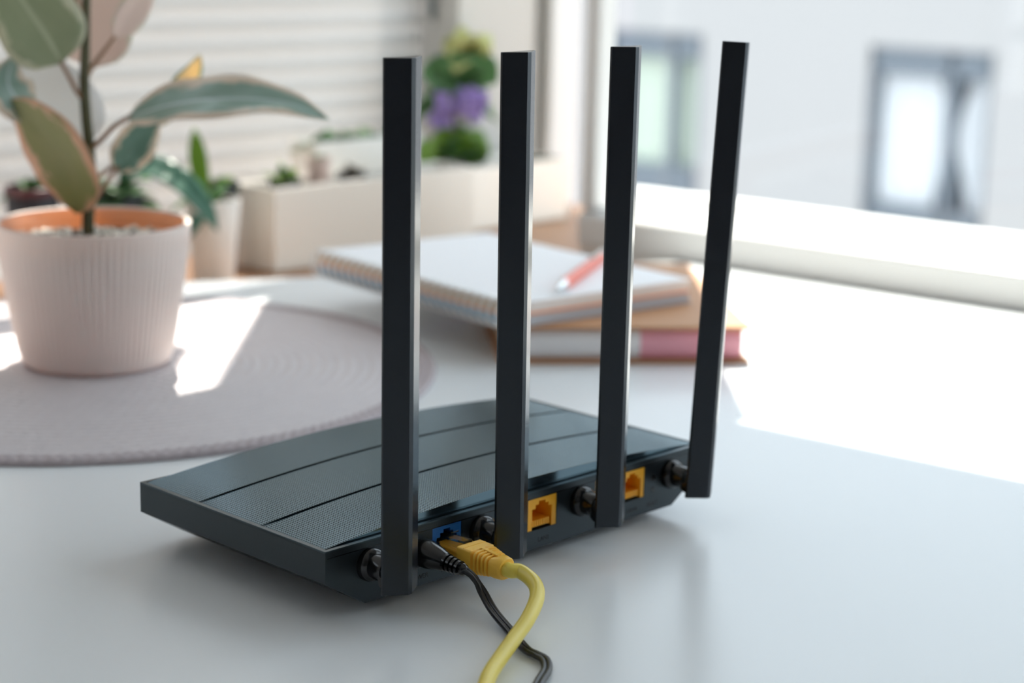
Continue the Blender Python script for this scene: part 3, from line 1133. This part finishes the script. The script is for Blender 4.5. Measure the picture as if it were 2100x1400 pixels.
def flute(a, r, z):
    if z < 0.004 or z > PH - 0.006:
        return r
    return r + 0.00045 * math.cos(a * NRIB)


outer = [(0.0375, 0.0), (0.0400, 0.0007), (0.0414, 0.0028), (0.0420, 0.006)]
for i in range(1, 13):
    q = i / 12
    outer.append((0.0420 + (0.0534 - 0.0420) * (q ** 0.82), 0.006 + (PH - 0.008) * q))
pot = MB()
prof = outer + [(0.0533, PH - 0.0004), (0.0524, PH + 0.0002), (0.0507, PH), (0.0503, PH - 0.0008), (0.0500, PH - 0.004), (0.0488, PH - 0.0044), (0.0480, PH - 0.018), (0.0460, PH - 0.030), (0.036, 0.006), (0.002, 0.005)]
for k_, (r_, z_) in enumerate(prof):
    for i in range(pn):
        a = 2 * math.pi * i / pn
        rr = flute(a, r_, z_) if k_ < len(outer) else r_
        pot.v.append((rr * math.cos(a), rr * math.sin(a), z_))
for k_ in range(len(prof) - 1):
    for i in range(pn):
        j = (i + 1) % pn
        pot.f.append((k_ * pn + i, k_ * pn + j, (k_ + 1) * pn + j, (k_ + 1) * pn + i))
pot.f.append(tuple(range(pn)))
pot.f.append(tuple((len(prof) - 1) * pn + i for i in range(pn)))
pot_o = pot.build('pot', M_POT, pp, smooth=True, angle=50)
pot_o.data.materials.append(M_POTIN)
for k_ in range(len(prof) - 1):
    if k_ >= len(outer) + 3:
        for i in range(pn):
            pot_o.data.polygons[k_ * pn + i].material_index = 1
so = MB()
ns, nr_ = 64, 12
rs = random.Random(3)
so.v.append((0, 0, PH - 0.0105))
for k_ in range(1, nr_ + 1):
    for i in range(ns):
        a = 2 * math.pi * i / ns
        r_ = 0.0484 * k_ / nr_
        so.v.append((r_ * math.cos(a), r_ * math.sin(a), PH - 0.0115 + rs.uniform(-0.0008, 0.0008)))
for i in range(ns):
    so.f.append((0, 1 + i, 1 + (i + 1) % ns))
for k_ in range(nr_ - 1):
    for i in range(ns):
        j = (i + 1) % ns
        so.f.append((1 + k_ * ns + i, 1 + (k_ + 1) * ns + i, 1 + (k_ + 1) * ns + j, 1 + k_ * ns + j))
so.build('soil', M_SOIL, pp, smooth=True)
pe = MB()
for q in range(150):
    a, r_ = rs.uniform(0, 2 * math.pi), 0.045 * math.sqrt(rs.random())
    c = Vector((r_ * math.cos(a), r_ * math.sin(a), PH - 0.0105))
    sc = rs.uniform(0.0014, 0.0032)
    o6 = [Vector((1, 0, 0)), Vector((-1, 0, 0)), Vector((0, 1, 0)), Vector((0, -1, 0)), Vector((0, 0, .8)), Vector((0, 0, -.8))]
    pe.add([c + v_ * sc * rs.uniform(0.7, 1.2) for v_ in o6], [(0, 2, 4), (2, 1, 4), (1, 3, 4), (3, 0, 4), (2, 0, 5), (1, 2, 5), (3, 1, 5), (0, 3, 5)])
po = pe.build('perlite', M_PERL, pp, smooth=True, angle=80)
po['kind'] = 'stuff'

YP = 1.021
pw = lambda x, y, d=0.0: dep(x, y, YP + d) - PP
stem = spline([pw(181, 478), pw(181, 440), pw(185, 380), pw(184, 310), pw(177, 240), pw(173, 170), pw(175, 100), pw(176, 40), pw(178, -40), pw(182, -110)], 5)
MB().tube(stem, [0.0036 - 0.0014 * i / (len(stem) - 1) for i in range(len(stem))], 12).build('stem', M_STEM, pp, smooth=True, angle=80)


def pet(pts, r0=0.0014):
    ps = spline(pts, 5)
    return MB().tube(ps, [r0 * (1.15 - 0.25 * i / (len(ps) - 1)) for i in range(len(ps))], 8).build('petiole', M_PETI, pp, smooth=True, angle=80)


# long leaf reaching right
pet([pw(184, 305), pw(203, 290, -.004), pw(237, 257, -.010), pw(272, 236, -.014)])
leaf('leaf', [pw(262, 240, -.014), pw(360, 214, -.022), pw(470, 203, -.028), pw(580, 210, -.030), pw(676, 246, -.030)], 0.0360, (0.06, -0.58, 0.81), M_LEAF, pp, fold=0.14, wave=0.06, seed=1, shape=0.66, nu=28, nv=10)
# leaf rising behind it
pet([pw(186, 412), pw(200, 400, .003), pw(222, 370, .008), pw(242, 342, .012)])
leaf('leaf', [pw(236, 352, .012), pw(262, 312, .016), pw(296, 270, .020), pw(326, 236, .024)], 0.026, (0.45, -0.80, -0.30), M_LEAFD2, pp, fold=0.2, wave=0.04, seed=5, shape=0.8)
leaf('leaf', [pw(300, 262, .026), pw(335, 212, .030), pw(382, 152, .034), pw(411, 112, .034)], 0.024, (0.62, -0.50, -0.45), M_LEAFY, pp, fold=0.35, wave=0.04, seed=9, label='cream leaf edged with green')
# lower left leaf
pet([pw(180, 405), pw(172, 425, -.003), pw(160, 430, -.006)])
leaf('leaf', [pw(158, 438, -.006), pw(148, 370, -.012), pw(112, 300, -.016), pw(62, 240, -.016), pw(12, 205, -.014)], 0.0400, (-0.35, -0.90, -0.10), M_LEAFO, pp, fold=0.10, wave=0.04, seed=2, shape=0.72)
# pale leaf on the left
leaf('leaf', [pw(153, 305, .014), pw(128, 232, .012), pw(88, 160, .008), pw(38, 84, .006)], 0.046, (0.12, -0.97, 0.15), M_LEAFW, pp, fold=0.06, seed=3, shape=0.62, label='almost white leaf')
leaf('leaf', [pw(74, 242, -.006), pw(38, 208, -.012), pw(16, 166, -.016), pw(29, 114, -.016)], 0.026, (0.30, -0.80, 0.50), M_LEAF, pp, fold=0.10, seed=8)
pet([pw(183, 318), pw(170, 312, .006), pw(153, 304, .014)], 0.0012)
pet([pw(184, 345), pw(160, 312, .002), pw(115, 275, -.002), pw(74, 242, -.006)], 0.0012)
pet([pw(186, 372), pw(225, 345, .014), pw(268, 300, .022), pw(302, 260, .026)], 0.0012)
pet([pw(175, 175), pw(180, 158, .014), pw(190, 139, .030)], 0.0012)
# upper left leaf
pet([pw(174, 208), pw(158, 188, -.003), pw(142, 158, -.006), pw(124, 126, -.008)], 0.0013)
leaf('leaf', [pw(126, 130, -.008), pw(96, 75, -.014), pw(55, 15, -.020), pw(5, -60, -.026), pw(-40, -120, -.030)], 0.046, (0.30, -0.90, 0.15), M_LEAFS, pp, fold=0.10, wave=0.04, seed=4, shape=0.62)
# upper right blush leaf behind the stem
pet([pw(180, 148), pw(200, 122, .004), pw(235, 76, .010)], 0.0013)
leaf('leaf', [pw(190, 140, .030), pw(196, 80, .034), pw(204, 10, .036), pw(212, -70, .036), pw(216, -140, .034)], 0.042, (-0.08, -0.99, 0.1), M_LEAFP, pp, fold=0.05, seed=6, shape=0.6, label='blush pink leaf')
leaf('leaf', [pw(235, 78, .010), pw(258, 40, .012), pw(290, -10, .014), pw(330, -80, .016)], 0.020, (0.75, -0.25, 0.55), M_LEAFP, pp, fold=0.2, seed=7)
pet([pw(172, 30), pw(160, 10, -.004), pw(152, -25, -.008)], 0.0013)

# ------------------------------------------------------------------ books, notebook, pen
BT = 0.0225
bk = empty('hardcover_book', (*at(1285, 735)[:2], 0.0))
tag(bk, 'thick brown book with white and pink spine at the bottom of the pile', 'book')
n_l, n_r = at(1022, 747), at(1538, 747)
d1 = (n_r - n_l).normalized()
d2 = Vector((-d1.y, d1.x, 0))
if d2.y < 0:
    d2 = -d2
bl_ = (n_r - n_l).length
k0 = n_l - Vector(bk.location)
bd_ = 0.205
ct = 0.0022
MB().obox(k0, d1 * bl_, d2 * bd_, VZ * ct).build('back_cover', M_KRAFT, bk, bevel=0.0006)
MB().obox(k0 + VZ * (BT - ct), d1 * bl_, d2 * bd_, VZ * ct).build('front_cover', M_KRAFT, bk, bevel=0.0006)
MB().obox(k0 + VZ * ct + d1 * 0.004 + d2 * 0.006, d1 * (bl_ - 0.008), d2 * (bd_ - 0.010), VZ * (BT - 2 * ct)).build('page_block', M_TAN, bk)


def spine(x0, x1, m, nm):
    s_ = MB()
    pr_ = []
    for i in range(9):
        q = i / 8
        pr_.append((0.0055 - 0.0045 * math.sin(math.pi * q) ** 0.6, ct + (BT - 2 * ct) * q))
    pr_ += [(0.008, BT - ct), (0.008, ct)]
    s_.prism(pr_, lambda y, z: k0 + d1 * x0 + d2 * y + VZ * z, lambda y, z: k0 + d1 * x1 + d2 * y + VZ * z)
    return s_.build(nm, m, bk, smooth=True, angle=40)


spine(0.002, bl_ * 0.56, M_SPW, 'spine')
spine(bl_ * 0.56, bl_ - 0.005, M_SPP, 'spine_band')

nb = empty('spiral_notebook', (*at(1035, 650, 0.03)[:2], BT + 0.0002))
tag(nb, 'open spiral bound notebook with blank white page lying on the brown book', 'notebook')
NT = 0.0148
zt = BT + NT
cN, cL, cR = at(1047, 624, zt), at(645, 514, zt), at(1422, 580, zt)
g1 = (cL - cN)
gl = g1.length
g1.normalize()
g2 = Vector((g1.y, -g1.x, 0))
if g2.dot(cR - cN) < 0:
    g2 = -g2
gw = (cR - cN).dot(g2) * 1.06
q0 = cN - Vector(nb.location)
q0.z = 0


def layer(nm, z0, z1, m, ins=0.0, ins2=0.0, bev=0.0004):
    return MB().obox(q0 + g1 * ins + g2 * ins2 + VZ * z0, g1 * (gl - 2 * ins), g2 * (gw - ins2 - ins), VZ * (z1 - z0)).build(nm, m, nb, bevel=bev)


layer('back_cover', 0, 0.0011, M_GREYB, 0.0, 0.0)
layer('lower_pages', 0.0011, 0.0062, M_GREYB, 0.0012, 0.010)
layer('orange_divider', 0.0062, 0.0078, M_OPAGE, 0.0015, 0.0012)
layer('upper_pages', 0.0078, NT - 0.0008, M_PAGES, 0.0012, 0.008)
MB().obox(q0 + g1 * 0.0016 + g2 * 0.0016 + VZ * 0.0011, g1 * (gl - 0.0032), g2 * 0.0084, VZ * 0.0051).build('blue_divider', M_COVBLUE, nb)
MB().obox(q0 + g1 * 0.0016 + g2 * 0.0014 + VZ * 0.0078, g1 * (gl - 0.0032), g2 * 0.0066, VZ * (NT - 0.0086)).build('tan_divider', M_TAN, nb)
layer('top_page', NT - 0.0008, NT, M_PAPER, 0.0008, 0.001)
nrng = 26
ring_me = None
for k_ in range(nrng):
    s_ = 0.006 + (gl - 0.012) * k_ / (nrng - 1)
    if ring_me is None:
        pts = []
        for i in range(20):
            a = 2 * math.pi * i / 20
            pts.append(g2 * (0.0010 + 0.0068 * math.cos(a)) + VZ * (0.0076 + 0.0083 * math.sin(a)))
        o = MB().tube(pts, 0.0010, 6, closed=True).build('binding_ring', M_WIRE, nb, smooth=True, angle=80)
        ring_me = o.data
    else:
        o = bpy.data.objects.new('binding_ring', ring_me)
        COL.objects.link(o)
        o.parent = nb
    o.location = q0 + g1 * s_

pn0, pn1 = at(1142, 593, zt + 0.0036), at(1262, 506, zt + 0.0036)
pen = empty('pen', (*pn0[:2], zt + 0.0001))
tag(pen, 'coral red ballpoint pen with silver tip lying on the notebook page', 'pen')
pv = pn1 - pn0
pv.z = 0
pv.normalize()
po0 = pn0 - Vector(pen.location)


def penpart(nm, prof, m):
    pts = [po0 + pv * l_ for l_, _ in prof]
    return MB().tube(pts, [r_ for _, r_ in prof], 20).build(nm, m, pen, smooth=True, angle=35)


penpart('tip', [(0, 0.0005), (0.003, 0.0009), (0.004, 0.0015), (0.016, 0.0034)], M_CHROME)
penpart('barrel', [(0.016, 0.0034), (0.02, 0.0036), (0.09, 0.0036), (0.115, 0.0034)], M_PENO)
penpart('cap', [(0.115, 0.0034), (0.130, 0.0033), (0.132, 0.0020), (0.138, 0.0018)], M_CHROME)
MB().obox(po0 + pv * 0.085 + VZ * 0.0034 - Vector((-pv.y, pv.x, 0)) * 0.0012, pv * 0.035, Vector((-pv.y, pv.x, 0)) * 0.0024, VZ * 0.0010).build('clip', M_CHROME, pen)


# ------------------------------------------------------------------ plants on the sill
def pot_mesh(r0, r1, h, wall=0.002, n=40, square=False):
    mb = MB()
    mb.lathe([(r0 * 0.96, 0), (r0, 0.001), (r1, h - 0.001), (r1 - 0.0004, h), (r1 - wall, h), (r1 - wall, h - 0.006), (0.001, h - 0.007)], n)
    return mb


def blades(root, base, specs, seed=0):
    """specs: (azimuth, elevation, length, width, droop, material)"""
    for i, (az, el, ln, wd, dr, m) in enumerate(specs):
        d = Vector((math.cos(R(az)) * math.cos(R(el)), math.sin(R(az)) * math.cos(R(el)), math.sin(R(el))))
        hd = Vector((math.cos(R(az)), math.sin(R(az)), 0))
        pts = [base + d * (ln * q) - VZ * (dr * ln * q * q) for q in (0, 0.33, 0.66, 1.0)]
        nrm = (VZ * math.cos(R(el)) - hd * math.sin(R(el)))
        leaf('leaf', pts, wd, nrm, m, root, fold=0.12, nu=9, nv=4, seed=seed + i, wave=0.03)


def sill_pot(name, label, px, py_top, y, r0, r1, material, z0=SILL_Z, cat='potted plant'):
    p = dep(px, py_top, y)
    h = p.z - z0
    root = empty(name, (p.x, p.y, z0))
    tag(root, label, cat)
    pot_mesh(r0, r1, h).build('pot', material, root, smooth=True, angle=40)
    MB().lathe([(r1 - 0.0021, h - 0.0068), (r1 - 0.0024, h - 0.0050), (0.001, h - 0.0045)], 32, cap0=False).build('soil', M_SOIL, root, smooth=True)
    return root, h


r_, h = sill_pot('potted_herb', 'black nursery pot with dark leaves at the far left of the sill', 66, 382, 1.345, 0.016, 0.0195, M_DARKPOT)
MB().lathe([(0.0197, h - 0.006), (0.0205, h - 0.005), (0.0205, h), (0.0194, h + 0.0004)], 40, cap0=False, cap1=False).build('rim', M_REDRIM, r_)
rr = random.Random(11)
blades(r_, Vector((0, 0, h - 0.005)), [(a, rr.uniform(15, 65), rr.uniform(.016, .03), .012, .5, M_LEAFG) for a in range(0, 360, 36)], 20)

r_, h = sill_pot('potted_foliage', 'black pot of bushy dark leaves with one long drooping leaf', 238, 398, 1.385, 0.017, 0.021, M_DARKPOT)
blades(r_, Vector((0, 0, h - 0.005)), [(a, rr.uniform(5, 60), rr.uniform(.035, .062), .028, .55, M_LEAFG) for a in range(0, 360, 24)], 40)

bl0 = Vector(r_.location)
q = lambda x, y, yy: dep(x, y, yy) - bl0
leaf('leaf', [q(246, 396, 1.385), q(268, 350, 1.365), q(322, 345, 1.352), q(385, 384, 1.342), q(425, 434, 1.340), q(447, 474, 1.340)], 0.0200, (0.3, -0.75, 0.55), M_LEAFD, r_, fold=0.2, nu=25, nv=6, seed=60, label='long drooping teal leaf')
r_, h = sill_pot('potted_orchid', 'rounded white pot with green leaves left of the white planter box', 436, 408, 1.385, 0.0155, 0.0205, M_CERAM)
bl0 = Vector(r_.location)
q = lambda x, y, yy: dep(x, y, yy) - bl0
leaf('leaf', [q(425, 402, 1.385), q(412, 350, 1.39), q(404, 300, 1.395), q(398, 262, 1.40)], 0.0150, (-0.2, -0.95, 0.1), M_LEAFB, r_, fold=0.25, nu=12, nv=6, seed=61)
blades(r_, Vector((0, 0, h - 0.005)), [(200, 35, .040, .018, .7, M_LEAFG), (150, 50, .035, .018, .5, M_LEAFG), (60, 60, .03, .014, .4, M_LEAFG), (250, 20, .035, .016, .9, M_LEAFD)], 64)

r_, h = sill_pot('potted_seedling', 'small black pot with bright green leaves between orchid pot and planter box', 458, 372, 1.435, 0.010, 0.0125, M_DARKPOT)
blades(r_, Vector((0, 0, h - 0.005)), [(a, rr.uniform(20, 60), rr.uniform(.014, .022), .010, .4, M_LEAFB) for a in range(0, 360, 45)], 70)

# long white planter box
def planter(name, label, k, length, depth, h, m):
    root = empty(name, k)
    tag(root, label, 'planter')
    w_ = 0.003
    b = MB()
    back = -NL * depth
    b.obox((0, 0, 0), DB * length, back, VZ * 0.004)
    b.obox((0, 0, 0), DB * length, -NL * w_, VZ * h)
    b.obox(back + NL * w_, DB * length, -NL * w_, VZ * h)
    b.obox(-NL * w_, DB * w_, back + NL * 2 * w_, VZ * h)
    b.obox(DB * (length - w_) - NL * w_, DB * w_, back + NL * 2 * w_, VZ * h)
    b.build('box', m, root, bevel=0.0012)
    MB().obox(-NL * w_ * 1.05 + DB * w_ * 1.05 + VZ * 0.004, DB * (length - 2.1 * w_), back + NL * 2.1 * w_, VZ * (h - 0.014)).build('soil', M_SOIL, root)
    return root


KB = at(562, 561, SILL_Z)
hB = dep(562, 388, KB.y).z - SILL_Z
LB = 0.222
pbx = planter('planter_box', 'long white planter box on the sill left of the notebook', KB, LB, 0.046, hB, M_CERAM2)


def box_plant(name, label, px, py, rr_, h_, potm, specs, back=0.022, seed=0):
    """a small pot standing in the planter box"""
    t = 0.0
    best = min((abs((dep(px, py, (KB + DB * (i * 0.002) - NL * back).y) - (KB + DB * (i * 0.002) - NL * back)).x), i * 0.002) for i in range(140))
    p = KB + DB * best[1] - NL * back
    z0 = SILL_Z + hB - 0.0095
    root = empty(name, (p.x, p.y, z0))
    tag(root, label, 'potted plant')
    pot_mesh(rr_ * 0.8, rr_, h_, 0.0012, 24).build('pot', potm, root, smooth=True, angle=40)
    blades(root, Vector((0, 0, h_ - 0.005)), specs, seed)
    return root


box_plant('potted_succulent', 'bushy olive green succulent in the left end of the white planter box', 585, 380, 0.013, 0.014, M_DARKPOT,
          [(a * 1.0, rr.uniform(15, 80), rr.uniform(.015, .024), .011, .2, M_LEAFB if a % 60 else M_LEAFG) for a in range(0, 360, 24)], seed=100)
box_plant('potted_cutting', 'blush pot cutting in the middle of the white planter box', 655, 370, 0.010, 0.026, M_PINKPOT,
          [(a, rr.uniform(30, 70), .010, .006, .2, M_LEAFG) for a in range(0, 360, 72)], back=0.030, seed=130)
M_LEAFBR = leaf_mat('leaf_brown', (0.07, 0.06, 0.035), (0.11, 0.09, 0.05), (0.10, 0.08, 0.05), 0.9, ntrans=0.2)
box_plant('potted_cactus', 'dark brownish plant near the right end of the white planter box', 722, 365, 0.012, 0.012, M_DARKPOT,
          [(a * 1.0, rr.uniform(10, 80), rr.uniform(.012, .019), .010, .2, M_LEAFBR) for a in range(0, 360, 24)], seed=150)

# taller white planter behind it
KC = lp(0, 0, 0)
tC = lt_of_px(600)
K2 = lp(tC - 0.005, 0.036, SILL_Z)
h2 = dep(650, 285, lp(lt_of_px(650), 0.03, 0).y).z - SILL_Z
pb2 = planter('planter_trough', 'taller white trough of low green plants against the slatted shutter', K2, 0.125, 0.034, h2, M_CERAM)
for i, (d_, n_) in enumerate(((0.012, 9), (0.032, 9), (0.052, 6), (0.080, 9), (0.105, 9))):
    blades(pb2, DB * d_ - NL * 0.017 + VZ * (h2 - 0.010), [(a, rr.uniform(15, 70), rr.uniform(.020, .030), .014, .3, M_LEAFG) for a in range(0, 360, 360 // n_)], 200 + i * 20)

# cream planter with violets behind the notebook
tV = lt_of_px(905)
K3 = lp(tV - 0.035, 0.075, SILL_Z)
h3 = dep(915, 345, K3.y).z - SILL_Z
vp = planter('violet_planter', 'cream planter with purple flowering violets behind the notebook', K3, 0.130, 0.062, h3, M_CERAM2)
V0 = Vector(vp.location)
yV = (K3 + DB * 0.055 - NL * 0.03).y
qv = lambda x, y, d=0.0: dep(x, y, yV + d) - V0
leaf('leaf', [qv(905, 330), qv(888, 285, -.03), qv(876, 310, -.07), qv(878, 385, -.080), qv(886, 478, -.082)], 0.0170, (-0.2, -0.9, 0.3), M_LEAFB, vp, fold=0.25, nu=16, nv=6, seed=300, label='long drooping green leaf')
for i, (p0, p1, p2, w_, m_) in enumerate((((945, 190), (905, 155), (862, 150), .040, M_LEAFG), ((945, 190), (985, 150), (1022, 168), .040, M_LEAFG),
                                          ((942, 180), (930, 140), (915, 105), .034, M_LEAFG), ((945, 185), (965, 140), (975, 112), .030, M_LEAFG),
                                          ((940, 340), (922, 300), (900, 262), .036, M_LEAFB), ((950, 340), (968, 300), (990, 268), .036, M_LEAFB),
                                          ((945, 340), (950, 300), (945, 255), .030, M_LEAFG),
                                          ((955, 118), (950, 88), (945, 52), .022, M_PETY), ((965, 118), (985, 92), (1008, 72), .022, M_PETY), ((950, 118), (930, 98), (915, 82), .020, M_PETY))):
    leaf('leaf', [qv(*p0, .004 * i), qv(*p1, -.005), qv(*p2, -.012 + .003 * i)], w_, (0.1, -0.95, 0.25), m_, vp, fold=0.1, nu=12, nv=6, seed=400 + i, wave=0.04)
blades(vp, qv(940, 330), [(a, rr.uniform(15, 55), rr.uniform(.034, .050), .034, .35, M_LEAFB if i % 3 == 0 else M_LEAFG) for i, a in enumerate(range(0, 360, 26))], 310)
blades(vp, qv(930, 190, .02), [(a, rr.uniform(-20, 45), rr.uniform(.036, .050), .036, .3, M_LEAFG) for a in range(0, 360, 30)], 340)
MB().tube(spline([qv(940, 340, .01), qv(936, 260, .02), qv(930, 185, .02), qv(945, 110, .02)], 5), 0.0016, 8).build('stem', M_STEM, vp, smooth=True, angle=80)
blades(vp, qv(960, 110, .015), [(a, rr.uniform(-20, 60), rr.uniform(.024, .036), .022, .2, M_PETY) for a in range(0, 360, 36)], 370)
for i in range(15):
    c = qv(893 + rr.uniform(0, 95), 195 + rr.uniform(0, 55), -0.025 + rr.uniform(-.01, .01))
    fl_ = MB()
    for k_ in range(5):
        a = 2 * math.pi * k_ / 5 + rr.random()
        s_ = Vector((math.cos(a), rr.uniform(-.25, .0), math.sin(a))).normalized()
        t_ = Vector((-math.sin(a), 0, math.cos(a)))
        b0 = len(fl_.v)
        for u in range(5):
            w_ = 0.0042 * math.sin(math.pi * (0.12 + 0.82 * u / 4))
            for j in (-1, 0, 1):
                fl_.v.append(tuple(c + s_ * (0.0095 * u / 4) + t_ * (w_ * j) + Vector((0, -0.0012 * (1 - abs(j)) - 0.002 * u / 4, 0))))
                fl_.uv.append((u / 4, (j + 1) / 2))
        for u in range(4):
            for j in (0, 1):
                q_ = b0 + u * 3 + j
                fl_.f.append((q_, q_ + 1, q_ + 4, q_ + 3))
    o = fl_.build('flower', M_PETAL, vp, smooth=True, angle=80)
    sdm = o.modifiers.new('thickness', 'SOLIDIFY')
    sdm.thickness = 0.0006
